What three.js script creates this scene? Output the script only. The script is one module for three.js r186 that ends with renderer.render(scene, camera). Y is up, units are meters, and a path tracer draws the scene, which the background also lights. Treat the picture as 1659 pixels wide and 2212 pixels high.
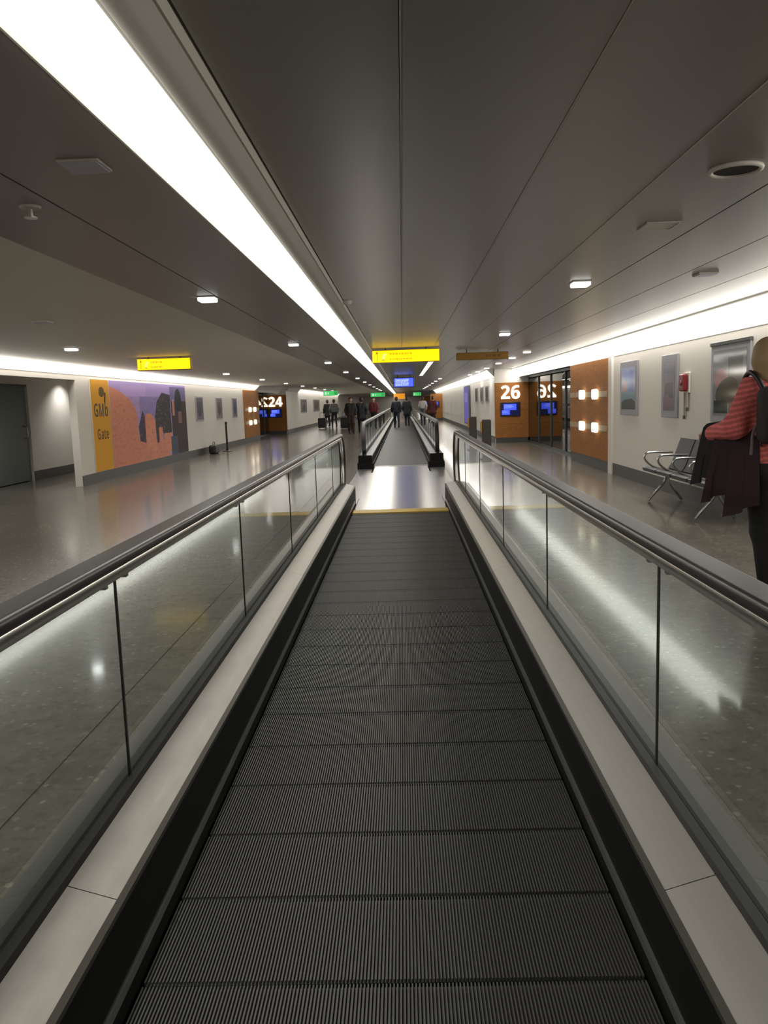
import * as THREE from 'three';
import { mergeGeometries } from 'three/addons/utils/BufferGeometryUtils.js';
import { RoundedBoxGeometry } from 'three/addons/geometries/RoundedBoxGeometry.js';
import { TextGeometry } from 'three/addons/geometries/TextGeometry.js';
import { FontLoader } from 'three/addons/loaders/FontLoader.js';
import { RectAreaLightUniformsLib } from 'three/addons/lights/RectAreaLightUniformsLib.js';

// ---------------------------------------------------------------- camera, background, exposure
const scene = new THREE.Scene();
scene.background = new THREE.Color(0x000000);
const camera = new THREE.PerspectiveCamera(2 * Math.atan(1106 / 1750) * 180 / Math.PI, 1659 / 2212, 0.05, 300);
const RAD = Math.PI / 180;
camera.position.set(0.07, 1.477, 0);
camera.rotation.order = 'YXZ';
camera.rotation.set(-7.698 * RAD, 1.537 * RAD, -1.9 * RAD);
const renderer = new THREE.WebGLRenderer({ antialias: true });
renderer.toneMapping = THREE.LinearToneMapping;
renderer.toneMappingExposure = 1.05;
renderer.shadowMap.enabled = true;
RectAreaLightUniformsLib.init();
const WARM = [1.0, 0.95, 0.86];
const L_STRIP = 7.0, L_COVE = 6.5, L_DOWN = 70;

// ---------------------------------------------------------------- helpers
const lin = (r, g, b) => new THREE.Color().setRGB(r, g, b);
let seed = 7;
const rnd = () => { seed = (seed * 1664525 + 1013904223) >>> 0; return seed / 4294967296; };
const taken = new Map();
function numbered(name) {
  const n = taken.get(name) ?? 0; taken.set(name, n + 1);
  return n ? name + '_' + String(n).padStart(3, '0') : name;
}
function std(color, roughness = 0.6, metalness = 0, extra = {}) {
  const m = new THREE.MeshPhysicalMaterial({ roughness, metalness, ...extra });
  m.color = Array.isArray(color) ? lin(...color) : new THREE.Color(color);
  return m;
}
function glow(color, strength, name) {
  const m = new THREE.MeshStandardMaterial({ roughness: 0.5 });
  m.color = lin(0.8, 0.8, 0.8); m.emissive = Array.isArray(color) ? lin(...color) : new THREE.Color(color); m.emissiveIntensity = strength; m.name = name ?? 'light_glow';
  return m;
}
function metricUV(g) {                                   // uv in metres from position, by dominant normal
  const p = g.attributes.position, n = g.attributes.normal, uv = new Float32Array(p.count * 2);
  for (let i = 0; i < p.count; i++) {
    const ax = Math.abs(n.getX(i)), ay = Math.abs(n.getY(i)), az = Math.abs(n.getZ(i));
    let u, v;
    if (ax >= ay && ax >= az) { u = p.getZ(i); v = p.getY(i); } else if (ay >= az) { u = p.getX(i); v = p.getZ(i); } else { u = p.getX(i); v = p.getY(i); }
    uv[2 * i] = u; uv[2 * i + 1] = v;
  }
  g.setAttribute('uv', new THREE.BufferAttribute(uv, 2));
  return g;
}
function bx(x0, x1, y0, y1, z0, z1) {
  const g = new THREE.BoxGeometry(Math.abs(x1 - x0), Math.abs(y1 - y0), Math.abs(z1 - z0));
  g.translate((x0 + x1) / 2, (y0 + y1) / 2, (z0 + z1) / 2);
  return metricUV(g);
}
function rbx(x0, x1, y0, y1, z0, z1, r = 0.01, s = 2) {
  const g = new RoundedBoxGeometry(Math.abs(x1 - x0), Math.abs(y1 - y0), Math.abs(z1 - z0), s, r);
  g.translate((x0 + x1) / 2, (y0 + y1) / 2, (z0 + z1) / 2);
  return metricUV(g);
}
function cyl(x, y0, y1, z, r0, r1 = r0, n = 20) {
  const g = new THREE.CylinderGeometry(r1, r0, y1 - y0, n); g.translate(x, (y0 + y1) / 2, z); return g;
}
function tube(points, r, n = 8, seg) {
  const c = new THREE.CatmullRomCurve3(points.map((p) => new THREE.Vector3(...p)), false, 'centripetal');
  return new THREE.TubeGeometry(c, seg ?? points.length * 6, r, n, false);
}
const clean = (g) => { let q = g.index ? g.toNonIndexed() : g; for (const k of Object.keys(q.attributes)) if (!['position', 'normal', 'uv'].includes(k)) q.deleteAttribute(k); return q; };
function join(list) { return list.length === 1 ? list[0] : mergeGeometries(list.map(clean), false); }
// a mesh; geometry given in world coordinates, moved into the local frame of its (unrotated) parents
function obj(name, geoms, mat, parent) {
  const g = join(Array.isArray(geoms) ? geoms : [geoms]);
  const m = new THREE.Mesh(g, mat); m.castShadow = m.receiveShadow = true;
  let p = parent, off = new THREE.Vector3();
  while (p && p !== scene) { off.add(p.position); p = p.parent; }
  if (off.lengthSq() > 0) g.translate(-off.x, -off.y, -off.z);
  m.name = parent ? name : numbered(name);
  (parent ?? scene).add(m);
  return m;
}
function place(name, geom, mat, parent, x, y, z) {         // shared geometry at a local position
  const m = new THREE.Mesh(geom, mat); m.castShadow = m.receiveShadow = true; m.name = name; m.position.set(x, y, z); parent.add(m); return m;
}
function tag(o, label, category, group) { o.userData = { label, category }; if (group) o.userData.group = group; return o; }
function thing(name, label, category, pos = [0, 0, 0], group) {
  const o = new THREE.Group(); o.name = numbered(name); o.position.set(...pos); scene.add(o); tag(o, label, category, group); return o;
}
function struct(name, geoms, mat) {
  const o = geoms ? obj(name, geoms, mat) : new THREE.Group();
  if (!geoms) { o.name = numbered(name); scene.add(o); }
  o.userData.kind = 'structure'; return o;
}
function sub(name, parent) { const o = new THREE.Group(); o.name = name; parent.add(o); return o; }
function areaLight(parent, x, y, z, w, h, towards, color, intensity) {
  const l = new THREE.RectAreaLight(lin(...color), intensity, w, h);
  let p = parent, off = new THREE.Vector3();
  while (p && p !== scene) { off.add(p.position); p = p.parent; }
  l.name = 'area_lamp'; l.position.set(x - off.x, y - off.y, z - off.z);
  const m = new THREE.Matrix4(), eye = new THREE.Vector3(x, y, z), to = eye.clone().add(new THREE.Vector3(...towards));
  const up = Math.abs(towards[2]) > 0.9 ? new THREE.Vector3(0, 1, 0) : new THREE.Vector3(0, 0, 1);
  m.lookAt(eye, to, up);                                   // local -z points to the target; width runs along local x, height along local y (world z)
  l.quaternion.setFromRotationMatrix(m); parent.add(l); return l;
}
// ---------------------------------------------------------------- textures
function dataTex(n, fn, srgb = true) {
  const d = new Uint8Array(n * n * 4);
  for (let j = 0; j < n; j++) for (let i = 0; i < n; i++) { const c = fn(i, j), k = 4 * (j * n + i); d[k] = c[0]; d[k + 1] = c[1]; d[k + 2] = c[2]; d[k + 3] = 255; }
  const t = new THREE.DataTexture(d, n, n); t.wrapS = t.wrapT = THREE.RepeatWrapping; t.magFilter = THREE.LinearFilter; t.minFilter = THREE.LinearMipmapLinearFilter; t.generateMipmaps = true;
  if (srgb) t.colorSpace = THREE.SRGBColorSpace; t.needsUpdate = true; return t;
}
function valueNoise(n, cells) {
  const g = Array.from({ length: cells * cells }, rnd);
  return (i, j) => {
    const x = i / n * cells, y = j / n * cells, x0 = Math.floor(x), y0 = Math.floor(y), fx = x - x0, fy = y - y0, sx = fx * fx * (3 - 2 * fx), sy = fy * fy * (3 - 2 * fy);
    const at = (a, b) => g[((b + cells) % cells) * cells + (a + cells) % cells];
    return (at(x0, y0) * (1 - sx) + at(x0 + 1, y0) * sx) * (1 - sy) + (at(x0, y0 + 1) * (1 - sx) + at(x0 + 1, y0 + 1) * sx) * sy;
  };
}
function terrazzo() {                                      // stone chips in a grey-beige ground; 2.4 m per repeat
  const n = 1024, C = 60, pts = [];
  for (let b = 0; b < C; b++) for (let a = 0; a < C; a++) pts.push([(a + rnd()) / C, (b + rnd()) / C, rnd(), rnd()]);
  const big = valueNoise(n, 9), mid = valueNoise(n, 40), fine = valueNoise(n, 300);
  return dataTex(n, (i, j) => {
    const x = i / n, y = j / n, a0 = Math.floor(x * C), b0 = Math.floor(y * C); let best = 9, second = 9, q = null;
    for (let b = b0 - 1; b <= b0 + 1; b++) for (let a = a0 - 1; a <= a0 + 1; a++) {
      const p = pts[((b + C) % C) * C + (a + C) % C]; let dx = Math.abs(p[0] - x), dy = Math.abs(p[1] - y); if (dx > .5) dx = 1 - dx; if (dy > .5) dy = 1 - dy;
      const d = Math.hypot(dx, dy * (0.7 + p[3] * 0.8)) * C * (0.8 + p[2] * 0.6); if (d < best) { second = best; best = d; q = p; } else if (d < second) second = d;
    }
    let v = 109 + (big(i, j) - .5) * 12 + (mid(i, j) - .5) * 12 + (fine(i, j) - .5) * 10;
    if (best < 0.42) v += q[2] > .90 ? 30 * (0.4 + big(j, i)) : q[2] > .7 ? 8 : q[2] < .12 ? -9 : -2;
    return [v * 1.02, v * 0.975, v * 0.90];
  });
}
function woodTex() {
  const n = 512, a = valueNoise(n, 8), b = valueNoise(n, 64), c = valueNoise(n, 256);
  return dataTex(n, (i, j) => {
    const s = 0.5 + 0.5 * Math.sin((j / n * 26 + a(i, j) * 5) * Math.PI * 2), v = 1 + (s - .5) * 0.10 + (b(i >> 2, j) - .5) * .10 + (c(i >> 4, j) - .5) * .06;
    return [160 * v, 106 * v, 54 * v];
  });
}
function canvasTex(w, h, draw, srgb = true) {
  const c = document.createElement('canvas'); c.width = w; c.height = h; draw(c.getContext('2d'), w, h);
  const t = new THREE.CanvasTexture(c); if (srgb) t.colorSpace = THREE.SRGBColorSpace; t.magFilter = THREE.LinearFilter; return t;
}
const T_FLOOR = terrazzo(); T_FLOOR.repeat.set(1 / 2.4, 1 / 2.4);
const T_WOOD = woodTex(); T_WOOD.repeat.set(1 / 1.4, 1 / 1.4);
function softBump(cells, n = 512) { const a = valueNoise(n, cells), b = valueNoise(n, cells * 3); return dataTex(n, (i, j) => { const v = 255 * (0.6 * a(i, j) + 0.4 * b(i, j)); return [v, v, v]; }, false); }
const T_BRUSH = (() => { const n = 512, a = valueNoise(n, 128), b = valueNoise(n, 16); return dataTex(n, (i, j) => { const v = 185 + 50 * (a(i, j >> 5) * .7 + b(i, j) * .3); return [v, v, v]; }, false); })();
T_BRUSH.repeat.set(2, 2);

// ---------------------------------------------------------------- materials
const M = {
  floor: std([1, 1, 1], 0.24, 0, { map: T_FLOOR, specularIntensity: 0.2, clearcoat: 0.3, clearcoatRoughness: 0.08 }),
  joint: std([0.06, 0.06, 0.055], 0.8),
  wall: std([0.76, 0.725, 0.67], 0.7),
  skirting: std([0.075, 0.075, 0.068], 0.45),
  ceiling: std([0.265, 0.255, 0.225], 0.32),
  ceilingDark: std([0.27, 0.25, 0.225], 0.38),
  ceilingPale: std([0.78, 0.74, 0.68], 0.5),
  reveal: std([0.10, 0.095, 0.085], 0.7),
  trim: std([0.55, 0.53, 0.47], 0.5),
  pallet: std([0.10, 0.10, 0.098], 0.55, 0.45),
  palletGroove: std([0.012, 0.012, 0.012], 0.8),
  black: std([0.004, 0.004, 0.004], 0.7, 0, { specularIntensity: 0.4 }),
  rubber: std([0.018, 0.017, 0.017], 0.38),
  railLine: std([0.20, 0.20, 0.20], 0.35, 0.6),
  skirtLip: std([0.07, 0.065, 0.055], 0.45, 0.4),
  steel: std([0.38, 0.365, 0.34], 0.58, 1, { roughnessMap: T_BRUSH, anisotropy: 0.8 }),
  steelOuter: std([0.17, 0.17, 0.165], 0.5, 0.9),
  steelPale: std([0.62, 0.61, 0.57], 0.28, 1),
  landing: std([0.66, 0.65, 0.64], 0.24, 0.9),
  gasket: std([0.02, 0.02, 0.02], 0.5),
  yellowComb: std([0.50, 0.33, 0.03], 0.5),
  glass: std([0.82, 0.90, 0.88], 0.0, 0, { transmission: 1, thickness: 0, ior: 1.52 }),
  darkGlass: std([0.34, 0.40, 0.40], 0.0, 0, { transmission: 1, thickness: 0, ior: 1.52 }),
  wood: std([1, 1, 1], 0.6, 0, { map: T_WOOD, specularIntensity: 0.5 }),
  frameGrey: std([0.10, 0.11, 0.11], 0.4, 0.5),
  doorGreen: std([0.12, 0.145, 0.135], 0.4),
  chairBlack: std([0.022, 0.026, 0.027], 0.42),
  chrome: std([0.55, 0.56, 0.56], 0.22, 1),
  plasticBlack: std([0.012, 0.012, 0.013], 0.4),
  white: std([0.72, 0.70, 0.66], 0.5),
  signYellow: std([0.50, 0.27, 0.02], 0.45),
  red: std([0.22, 0.012, 0.015], 0.35),
  stripGlow: glow(WARM, 2.4), coveGlow: glow(WARM, 1.3), downGlow: glow([1, 0.97, 0.93], 1.6), unlit: std([0.42, 0.43, 0.55], 0.4),
};

// ================================================================= STRUCTURE
const CEIL = 2.45, ZN = 5, ZF = -122;                       // ceiling height, near and far ends
const XR1 = 4.0, XR2 = 3.17, XL1 = -6.4, XL2 = -6.05;       // right wall near / far, left wall near / far
const ZR = -27.5, ZL = -43;                                 // where the walls step in at the gates
// floor
const floor = struct('floor');
obj('floor_slab', bx(-9.2, -1.428, -0.2, 0, ZF, ZN), M.floor, floor);
obj('floor_slab', bx(-1.42, -0.965, -0.2, 0, ZF, ZN), M.floor, floor);
obj('floor_slab', bx(0.965, 7.5, -0.2, 0, ZF, ZN), M.floor, floor);
obj('floor_slab', bx(-0.965, 0.965, -0.2, 0, ZF, -66.2), M.floor, floor);
obj('joint_strip', bx(-1.428, -1.42, -0.2, -0.003, ZF, ZN), M.joint, floor);
obj('pit', bx(-0.965, 0.965, -0.3, -0.2, -66.2, ZN), M.black, floor);
// walls
const wallThick = 0.15;
function wallRun(name, x, side, spans, y1 = CEIL) {         // side: +1 wall faces -x (right wall), -1 faces +x
  const w = struct(name);
  for (const [za, zb] of spans) obj('wall_panel', bx(x, x + side * wallThick, 0, y1, zb, za), M.wall, w);
  return w;
}
const wallRight = wallRun('wall_right', XR1, 1, [[ZN, -15.45], [-15.45, -19.1]]);
const wallRightFar = wallRun('wall_right_far', XR2, 1, [[ZR - 0.06, -62], [-62, ZF]]);
const wallLeft = wallRun('wall_left', XL1, -1, [[-16.1, -36.6]]);
const wallLeftFar = wallRun('wall_left_far', XL2, -1, [[ZL - 0.06, ZF]]);
struct('wall_back', bx(-9.3, 7.6, 0, CEIL, ZN, ZN + 0.15), M.wall);
struct('wall_end', bx(-9.3, 7.6, 0, CEIL, ZF - 0.15, ZF), M.wall);
// recess on the left, gate rooms on both sides
struct('wall_recess', [bx(-8.35, -8.2, 0, CEIL, -21, -17.9), bx(-8.2, -6.55, 0, CEIL, -21, -20.85), bx(-8.35, -8.2, 0, CEIL, -9.0, ZN), bx(-8.35, -8.2, 2.12, CEIL, -17.9, -9.0)], M.wall);
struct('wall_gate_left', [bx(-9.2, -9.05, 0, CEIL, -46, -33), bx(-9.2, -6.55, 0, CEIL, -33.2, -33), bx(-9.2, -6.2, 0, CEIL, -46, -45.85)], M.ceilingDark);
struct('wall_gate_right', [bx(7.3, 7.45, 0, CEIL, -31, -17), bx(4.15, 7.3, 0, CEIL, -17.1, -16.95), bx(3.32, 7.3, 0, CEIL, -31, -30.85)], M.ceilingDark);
struct('trim_1', bx(XL1 - 0.15, XL1, 2.12, CEIL, -16.1, ZN), M.wall);                    // bulkhead above the recess opening
struct('trim_2', bx(XL1 - 0.15, XL1, 2.12, CEIL, ZL, -36.6), M.wall);
struct('trim_5', bx(3.17, 4.3, 2.0, CEIL, ZR - 0.06, ZR - 0.005), M.wall);
struct('trim_6', bx(-7.1, -6.05, 2.05, CEIL, ZL - 0.06, ZL - 0.005), M.wall);
struct('trim_3', bx(XR1, XR1 + 0.32, 2.2, CEIL, ZR, -19.1), M.frameGrey);
// skirtings
struct('baseboard_right', [bx(XR1 - 0.015, XR1, 0, 0.21, -19.1, ZN)], M.skirting);
struct('baseboard_right_far', [bx(XR2 - 0.015, XR2, 0, 0.21, ZF, ZR - 0.06)], M.skirting);
struct('baseboard_left', [bx(XL1, XL1 + 0.015, 0, 0.21, -36.6, -16.1)], M.skirting);
struct('baseboard_left_far', [bx(XL2, XL2 + 0.015, 0, 0.21, ZF, ZL - 0.06)], M.skirting);
struct('baseboard_recess', [bx(-8.2, -8.185, 0, 0.21, -20.85, -17.9)], M.skirting);
// ceiling: long metal planks with recessed joints
const ceiling = struct('ceiling');
obj('ceiling_slab', bx(-9.3, 7.6, CEIL + 0.03, CEIL + 0.25, ZF, ZN), M.reveal, ceiling);
const joints = [-0.462, 0.094, 0.675, 1.26, 1.845, 2.43, 3.015, 3.6, 4.32, 5.5, 7.6];
for (let i = 0; i + 1 < joints.length; i++) for (let z = ZN; z > ZF; z -= 32) obj('ceiling_plank', bx(joints[i] + 0.005, joints[i + 1] - 0.005, CEIL, CEIL + 0.03, Math.max(z - 32, ZF) + 0.001, z), M.ceiling, ceiling);
for (let z = ZN; z > ZF; z -= 32) {
  const zb = Math.max(z - 32, ZF) + 0.001;
  const sb = new THREE.Shape([[-0.63, CEIL - 0.002], [-0.474, CEIL - 0.045], [-0.466, CEIL - 0.045], [-0.466, CEIL + 0.03], [-0.63, CEIL + 0.03]].map((p) => new THREE.Vector2(...p)));
  const gb = new THREE.ExtrudeGeometry(sb, { depth: z - zb, bevelEnabled: false }); gb.translate(0, 0, zb); obj('light_baffle', gb, M.trim, ceiling);
  obj('ceiling_plank', bx(-1.53, -0.918, CEIL, CEIL + 0.03, zb, z), M.ceilingDark, ceiling);
  obj('ceiling_plank', bx(-2.11, -1.54, CEIL, CEIL + 0.03, zb, z), M.ceilingDark, ceiling);
  obj('ceiling_plank', bx(-9.3, -3.05, CEIL - 0.06, CEIL + 0.03, zb, z), M.ceilingPale, ceiling);
  const s = new THREE.Shape([[-2.11, CEIL], [-3.05, CEIL - 0.06], [-3.05, CEIL + 0.03], [-2.11, CEIL + 0.03]].map((p) => new THREE.Vector2(...p)));
  const g = new THREE.ExtrudeGeometry(s, { depth: z - zb, bevelEnabled: false }); g.translate(0, 0, zb);
  obj('ceiling_slope', g, M.ceilingPale, ceiling);
}
for (const x of [0.094, 0.675, 1.26]) obj('joint_bead', bx(x - 0.003, x + 0.003, CEIL - 0.002, CEIL + 0.01, ZF, ZN), M.trim, ceiling);

// ================================================================= LIGHT FITTINGS
{
  const t = thing('linear_ceiling_light', 'wide continuous white light strip recessed in the ceiling left of the walkway', 'light', [-0.773, CEIL, -58]);
  obj('housing', [bx(-0.918, -0.628, CEIL + 0.02, CEIL + 0.03, ZF, ZN), bx(-0.922, -0.914, CEIL - 0.004, CEIL + 0.02, ZF, ZN), bx(-0.632, -0.624, CEIL - 0.004, CEIL + 0.02, ZF, ZN)], M.trim, t);
  for (let z = ZN - 0.1, k = 0; z > ZF + 5; z -= 10.5, k++) {
    const zb = Math.max(z - 10.5, ZF + 0.2);
    obj('diffuser', bx(-0.892, -0.640, CEIL - 0.018, CEIL + 0.018, zb, z), M.stripGlow, t);
    areaLight(t, -0.766, CEIL - 0.021, (z + zb) / 2, 0.25, z - zb, [0, -1, 0], WARM, L_STRIP);
  }
}
function cove(name, label, x, side, z0, z1, lit = true, seg = 12) {   // slanted diffuser between wall and ceiling
  const a = side > 0 ? 0.25 : 0.21, yb = side > 0 ? CEIL - 0.27 : CEIL - 0.225, yt = yb + a, xi = x - side * a;
  const t = thing(name, label, 'light', [x - side * a / 2, yb, (z0 + z1) / 2]);
  const prism = (pts, za, zb) => { const s = new THREE.Shape(pts.map((p) => new THREE.Vector2(...p))); const g = new THREE.ExtrudeGeometry(s, { depth: za - zb, bevelEnabled: false }); g.translate(0, 0, zb); return g; };
  const e = 0.012;
  obj('housing', prism([[x, yb + e * 1.5], [x, CEIL], [xi - side * 0.0, CEIL], [xi + side * e * 1.5, yt]], z0, z1), M.trim, t);
  for (let z = z0; z > z1 + 0.5; z -= seg) {
    const zb = Math.max(z - seg, z1);
    obj('diffuser', prism([[x, yb], [x, yb + e], [xi + side * e, yt], [xi, yt]], z, zb), lit ? M.coveGlow : M.white, t);
    if (lit) areaLight(t, x - side * (a / 2 + 0.006), yb + a / 2 - 0.006, (z + zb) / 2, a * 1.4, z - zb, [-side, -1, 0], WARM, L_COVE);
  }
  return t;
}
cove('cove_light', 'long slanted light strip along the top of the wall with three posters and chairs', XR1, 1, ZN - 0.1, -19.1);
cove('cove_light', 'thin light strip above the glass gate front beside the number 26', XR1, 1, -19.1, ZR);
cove('cove_light', 'distant light strip along the wall beyond the number 26 panel', XR2, 1, ZR - 0.06, -75);
cove('cove_light', 'long light strip above the mural and the left recess', XL1, -1, ZN - 0.1, -36);
cove('cove_light', 'switched-off pale cove strip above the number 24 gate', XL1 + 0.03, -1, -36, -43.06, false);
cove('cove_light', 'switched-off short cove strip beyond the number 24 panel', XL2, -1, -43.06, -48, false);
cove('cove_light', 'lit far light strip past the switched-off stretch of the left wall', XL2, -1, -48, -78);
{
  const t = thing('short_linear_light', 'short narrow light bar in the ceiling below the yellow hanging sign', 'light', [0.8, CEIL, -25]);
  obj('housing', bx(0.73, 0.87, CEIL - 0.02, CEIL - 0.0005, -31, -19), M.trim, t);
  obj('diffuser', bx(0.74, 0.86, CEIL - 0.026, CEIL - 0.02, -30.9, -19.1), M.stripGlow, t);
  areaLight(t, 0.8, CEIL - 0.028, -25, 0.11, 11.7, [0, -1, 0], WARM, 4);
}
const dlFrame = new RoundedBoxGeometry(0.166, 0.012, 0.166, 2, 0.005), dlFlat = new RoundedBoxGeometry(0.15, 0.008, 0.15, 2, 0.003), dlLamp = new RoundedBoxGeometry(0.15, 0.036, 0.15, 3, 0.012);
function downlight(x, z, y, label, group, lit = true) {
  const t = thing('downlight', label, 'light', [x, y, z], group);
  place('frame', dlFrame, M.trim, t, 0, -0.005, 0);
  place('lamp', lit ? dlLamp : dlFlat, lit ? M.downGlow : M.unlit, t, 0, lit ? -0.026 : -0.012, 0);
  if (lit) areaLight(t, x, y - 0.0455, z, 0.145, 0.145, [0, -1, 0], [1, 0.97, 0.93], L_DOWN);
}
const ORD = ['first', 'second', 'third', 'fourth', 'fifth', 'sixth', 'seventh', 'eighth', 'ninth', 'tenth', 'eleventh'];
[-7.3, -13, -19, -25, -31.5, -37.5, -43.5, -49.5, -55.5, -61.5, -66.5].forEach((z, i) => downlight(-1.62, z, CEIL, 'lit square downlight left of the wide light strip, ' + ORD[i] + ' from the switched-off bluish one', 'downlights left of the strip'));
[-7.2, -12.4].forEach((z, i) => downlight(1.63, z, CEIL, 'lit square downlight right of the walkway, ' + ORD[i] + ' after the pale ceiling hatch', 'downlights right of the walkway'));
[-36, -40.5, -45, -49.5, -54, -58.5, -63].forEach((z, i) => downlight(1.75, z, CEIL, 'small far downlight, ' + ORD[i] + ' in the row beyond the hanging blue screen', 'far downlights'));
[-17.4, -19.7, -22.5, -25.6, -28.6, -31.9].forEach((z, i) => downlight(2.72, z, CEIL, 'lit square downlight by the number 26 gate, ' + ORD[i] + ' after the dull ochre sign', 'downlights by the right gate'));
[-11.6, -21.8, -27.4, -33, -38.5, -44, -49.5, -55].forEach((z, i) => downlight(-4.6, z, CEIL - 0.06, 'lit square downlight in the pale ceiling by the mural wall, ' + ORD[i] + ' along its row', 'downlights over the left concourse'));
for (const [rx, rz, label] of [[-7.75, -19.6, 'round downlight in the left recess above its pale back wall'], [-7.3, -15.2, 'added unseen round downlight brightening the left recess before the dark doors']]) {  // second one is added out of view to brighten the recess floor and doors
  const t = thing('recess_downlight', label, 'light', [rx, CEIL - 0.06, rz]);
  const rg = new THREE.TorusGeometry(0.07, 0.012, 8, 24); rg.rotateX(Math.PI / 2); place('rim', rg, M.trim, t, 0, -0.006, 0);
  const lg = new THREE.CylinderGeometry(0.06, 0.06, 0.01, 20); place('lamp', lg, M.downGlow, t, 0, -0.006, 0);
  const sp = new THREE.SpotLight(lin(1, 0.97, 0.93), 4.5, 0, 1.15, 0.5, 2); sp.name = 'spot_lamp'; sp.position.set(0, -0.03, 0); sp.target.position.set(0, -2, 0); sp.castShadow = true; t.add(sp, sp.target);
}
downlight(-1.16, -3.34, CEIL, 'switched-off bluish square downlight beside the wide light strip', undefined, false);
downlight(-3.5, -8.2, CEIL - 0.06, 'switched-off square downlight in the pale lower ceiling', undefined, false);
downlight(2.62, -7.0, CEIL, 'switched-off square downlight near the wall cove light', undefined, false);
{ // speaker, hatch, sprinkler
  let t = thing('ceiling_speaker', 'round dark ceiling speaker with a pale rim', 'speaker', [1.57, CEIL, -3.78]);
  const ring = new THREE.TorusGeometry(0.105, 0.012, 8, 32); ring.rotateX(Math.PI / 2); place('rim', ring, M.ceilingPale, t, 0, -0.006, 0);
  const grille = new THREE.CylinderGeometry(0.1, 0.1, 0.008, 32); place('grille', grille, std([0.03, 0.03, 0.032], 0.7), t, 0, -0.004, 0);
  t = thing('ceiling_hatch', 'pale square access hatch in the ceiling planks', 'hatch', [1.6, CEIL, -4.95]);
  obj('hatch_frame', [bx(1.5, 1.7, CEIL - 0.008, CEIL - 0.0005, -5.05, -5.04), bx(1.5, 1.7, CEIL - 0.008, CEIL - 0.0005, -4.86, -4.85), bx(1.5, 1.51, CEIL - 0.008, CEIL - 0.0005, -5.04, -4.86), bx(1.69, 1.7, CEIL - 0.008, CEIL - 0.0005, -5.04, -4.86)], M.trim, t);
  obj('hatch_panel', bx(1.512, 1.688, CEIL - 0.005, CEIL - 0.0005, -5.038, -4.862), M.ceilingPale, t);
  t = thing('sprinkler_head', 'small pale sprinkler head in the dark ceiling planks', 'sprinkler', [-1.66, CEIL, -3.95]);
  obj('escutcheon', cyl(-1.66, CEIL - 0.012, CEIL, -3.95, 0.045, 0.05), M.trim, t);
  obj('stem', cyl(-1.66, CEIL - 0.05, CEIL - 0.012, -3.95, 0.012), M.steelPale, t);
  obj('deflector', cyl(-1.66, CEIL - 0.055, CEIL - 0.05, -3.95, 0.03), M.steelPale, t);
  t = thing('smoke_detector', 'small round smoke detector beside the wide light strip', 'detector', [-0.47, CEIL, -7.95]);
  obj('body', cyl(-0.43, CEIL - 0.03, CEIL, -7.95, 0.035, 0.05), M.ceilingPale, t); obj('sensor', cyl(-0.43, CEIL - 0.04, CEIL - 0.03, -7.95, 0.018, 0.025), M.trim, t);
}

// ================================================================= MOVING WALKWAYS
const PITCH = 0.366, HALF = 0.65;
function palletGeo(ribbed) {
  const d = PITCH - 0.016;
  if (!ribbed) return metricUV(new THREE.BoxGeometry(2 * HALF, 0.03, d).translate(0, -0.015, 0));
  const n = 138, p = 2 * HALF / n, pos = [], idx = [], tw = p * 0.40, h = 0.011, pr = [];
  pr.push([-HALF, -0.04]);
  for (let i = 0; i < n; i++) { const x = -HALF + (i + .5) * p; pr.push([x - tw / 2 - 0.0007, -h], [x - tw / 2, 0], [x + tw / 2, 0], [x + tw / 2 + 0.0007, -h]); }
  pr.push([HALF, -0.04]);
  for (let i = 0; i + 1 < pr.length; i++) {
    const b = pos.length / 3, [ax, ay] = pr[i], [cx, cy] = pr[i + 1];
    pos.push(ax, ay, d / 2, cx, cy, d / 2, cx, cy, -d / 2, ax, ay, -d / 2); idx.push(b, b + 1, b + 2, b, b + 2, b + 3);
    if (pr[i][1] === 0 && pr[i + 1][1] === 0) { const q = pos.length / 3; pos.push(ax, 0, d / 2, cx, 0, d / 2, cx, -0.04, d / 2, ax, -0.04, d / 2); idx.push(q, q + 2, q + 1, q, q + 3, q + 2); }
  }
  const g = new THREE.BufferGeometry(); g.setAttribute('position', new THREE.Float32BufferAttribute(pos, 3)); g.setIndex(idx); g.computeVertexNormals(); return metricUV(g);
}
function sweepYZ(path, profile, closedProfile = true) {     // path: [{z,y,nz,ny}], profile: [[x, n]]
  const pos = [], idx = [], m = profile.length;
  for (const p of path) for (const [x, n] of profile) pos.push(x, p.y + p.ny * n, p.z + p.nz * n);
  for (let i = 0; i + 1 < path.length; i++) for (let j = 0; j < m; j++) { const a = i * m + j, b = i * m + (j + 1) % m, c = a + m, d = b + m; idx.push(a, b, c, b, d, c); }
  const g = new THREE.BufferGeometry(); g.setAttribute('position', new THREE.Float32BufferAttribute(pos, 3)); g.setIndex(idx); g.computeVertexNormals();
  g.setAttribute('uv', new THREE.Float32BufferAttribute(new Float32Array(pos.length / 3 * 2), 2)); return g;
}
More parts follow.
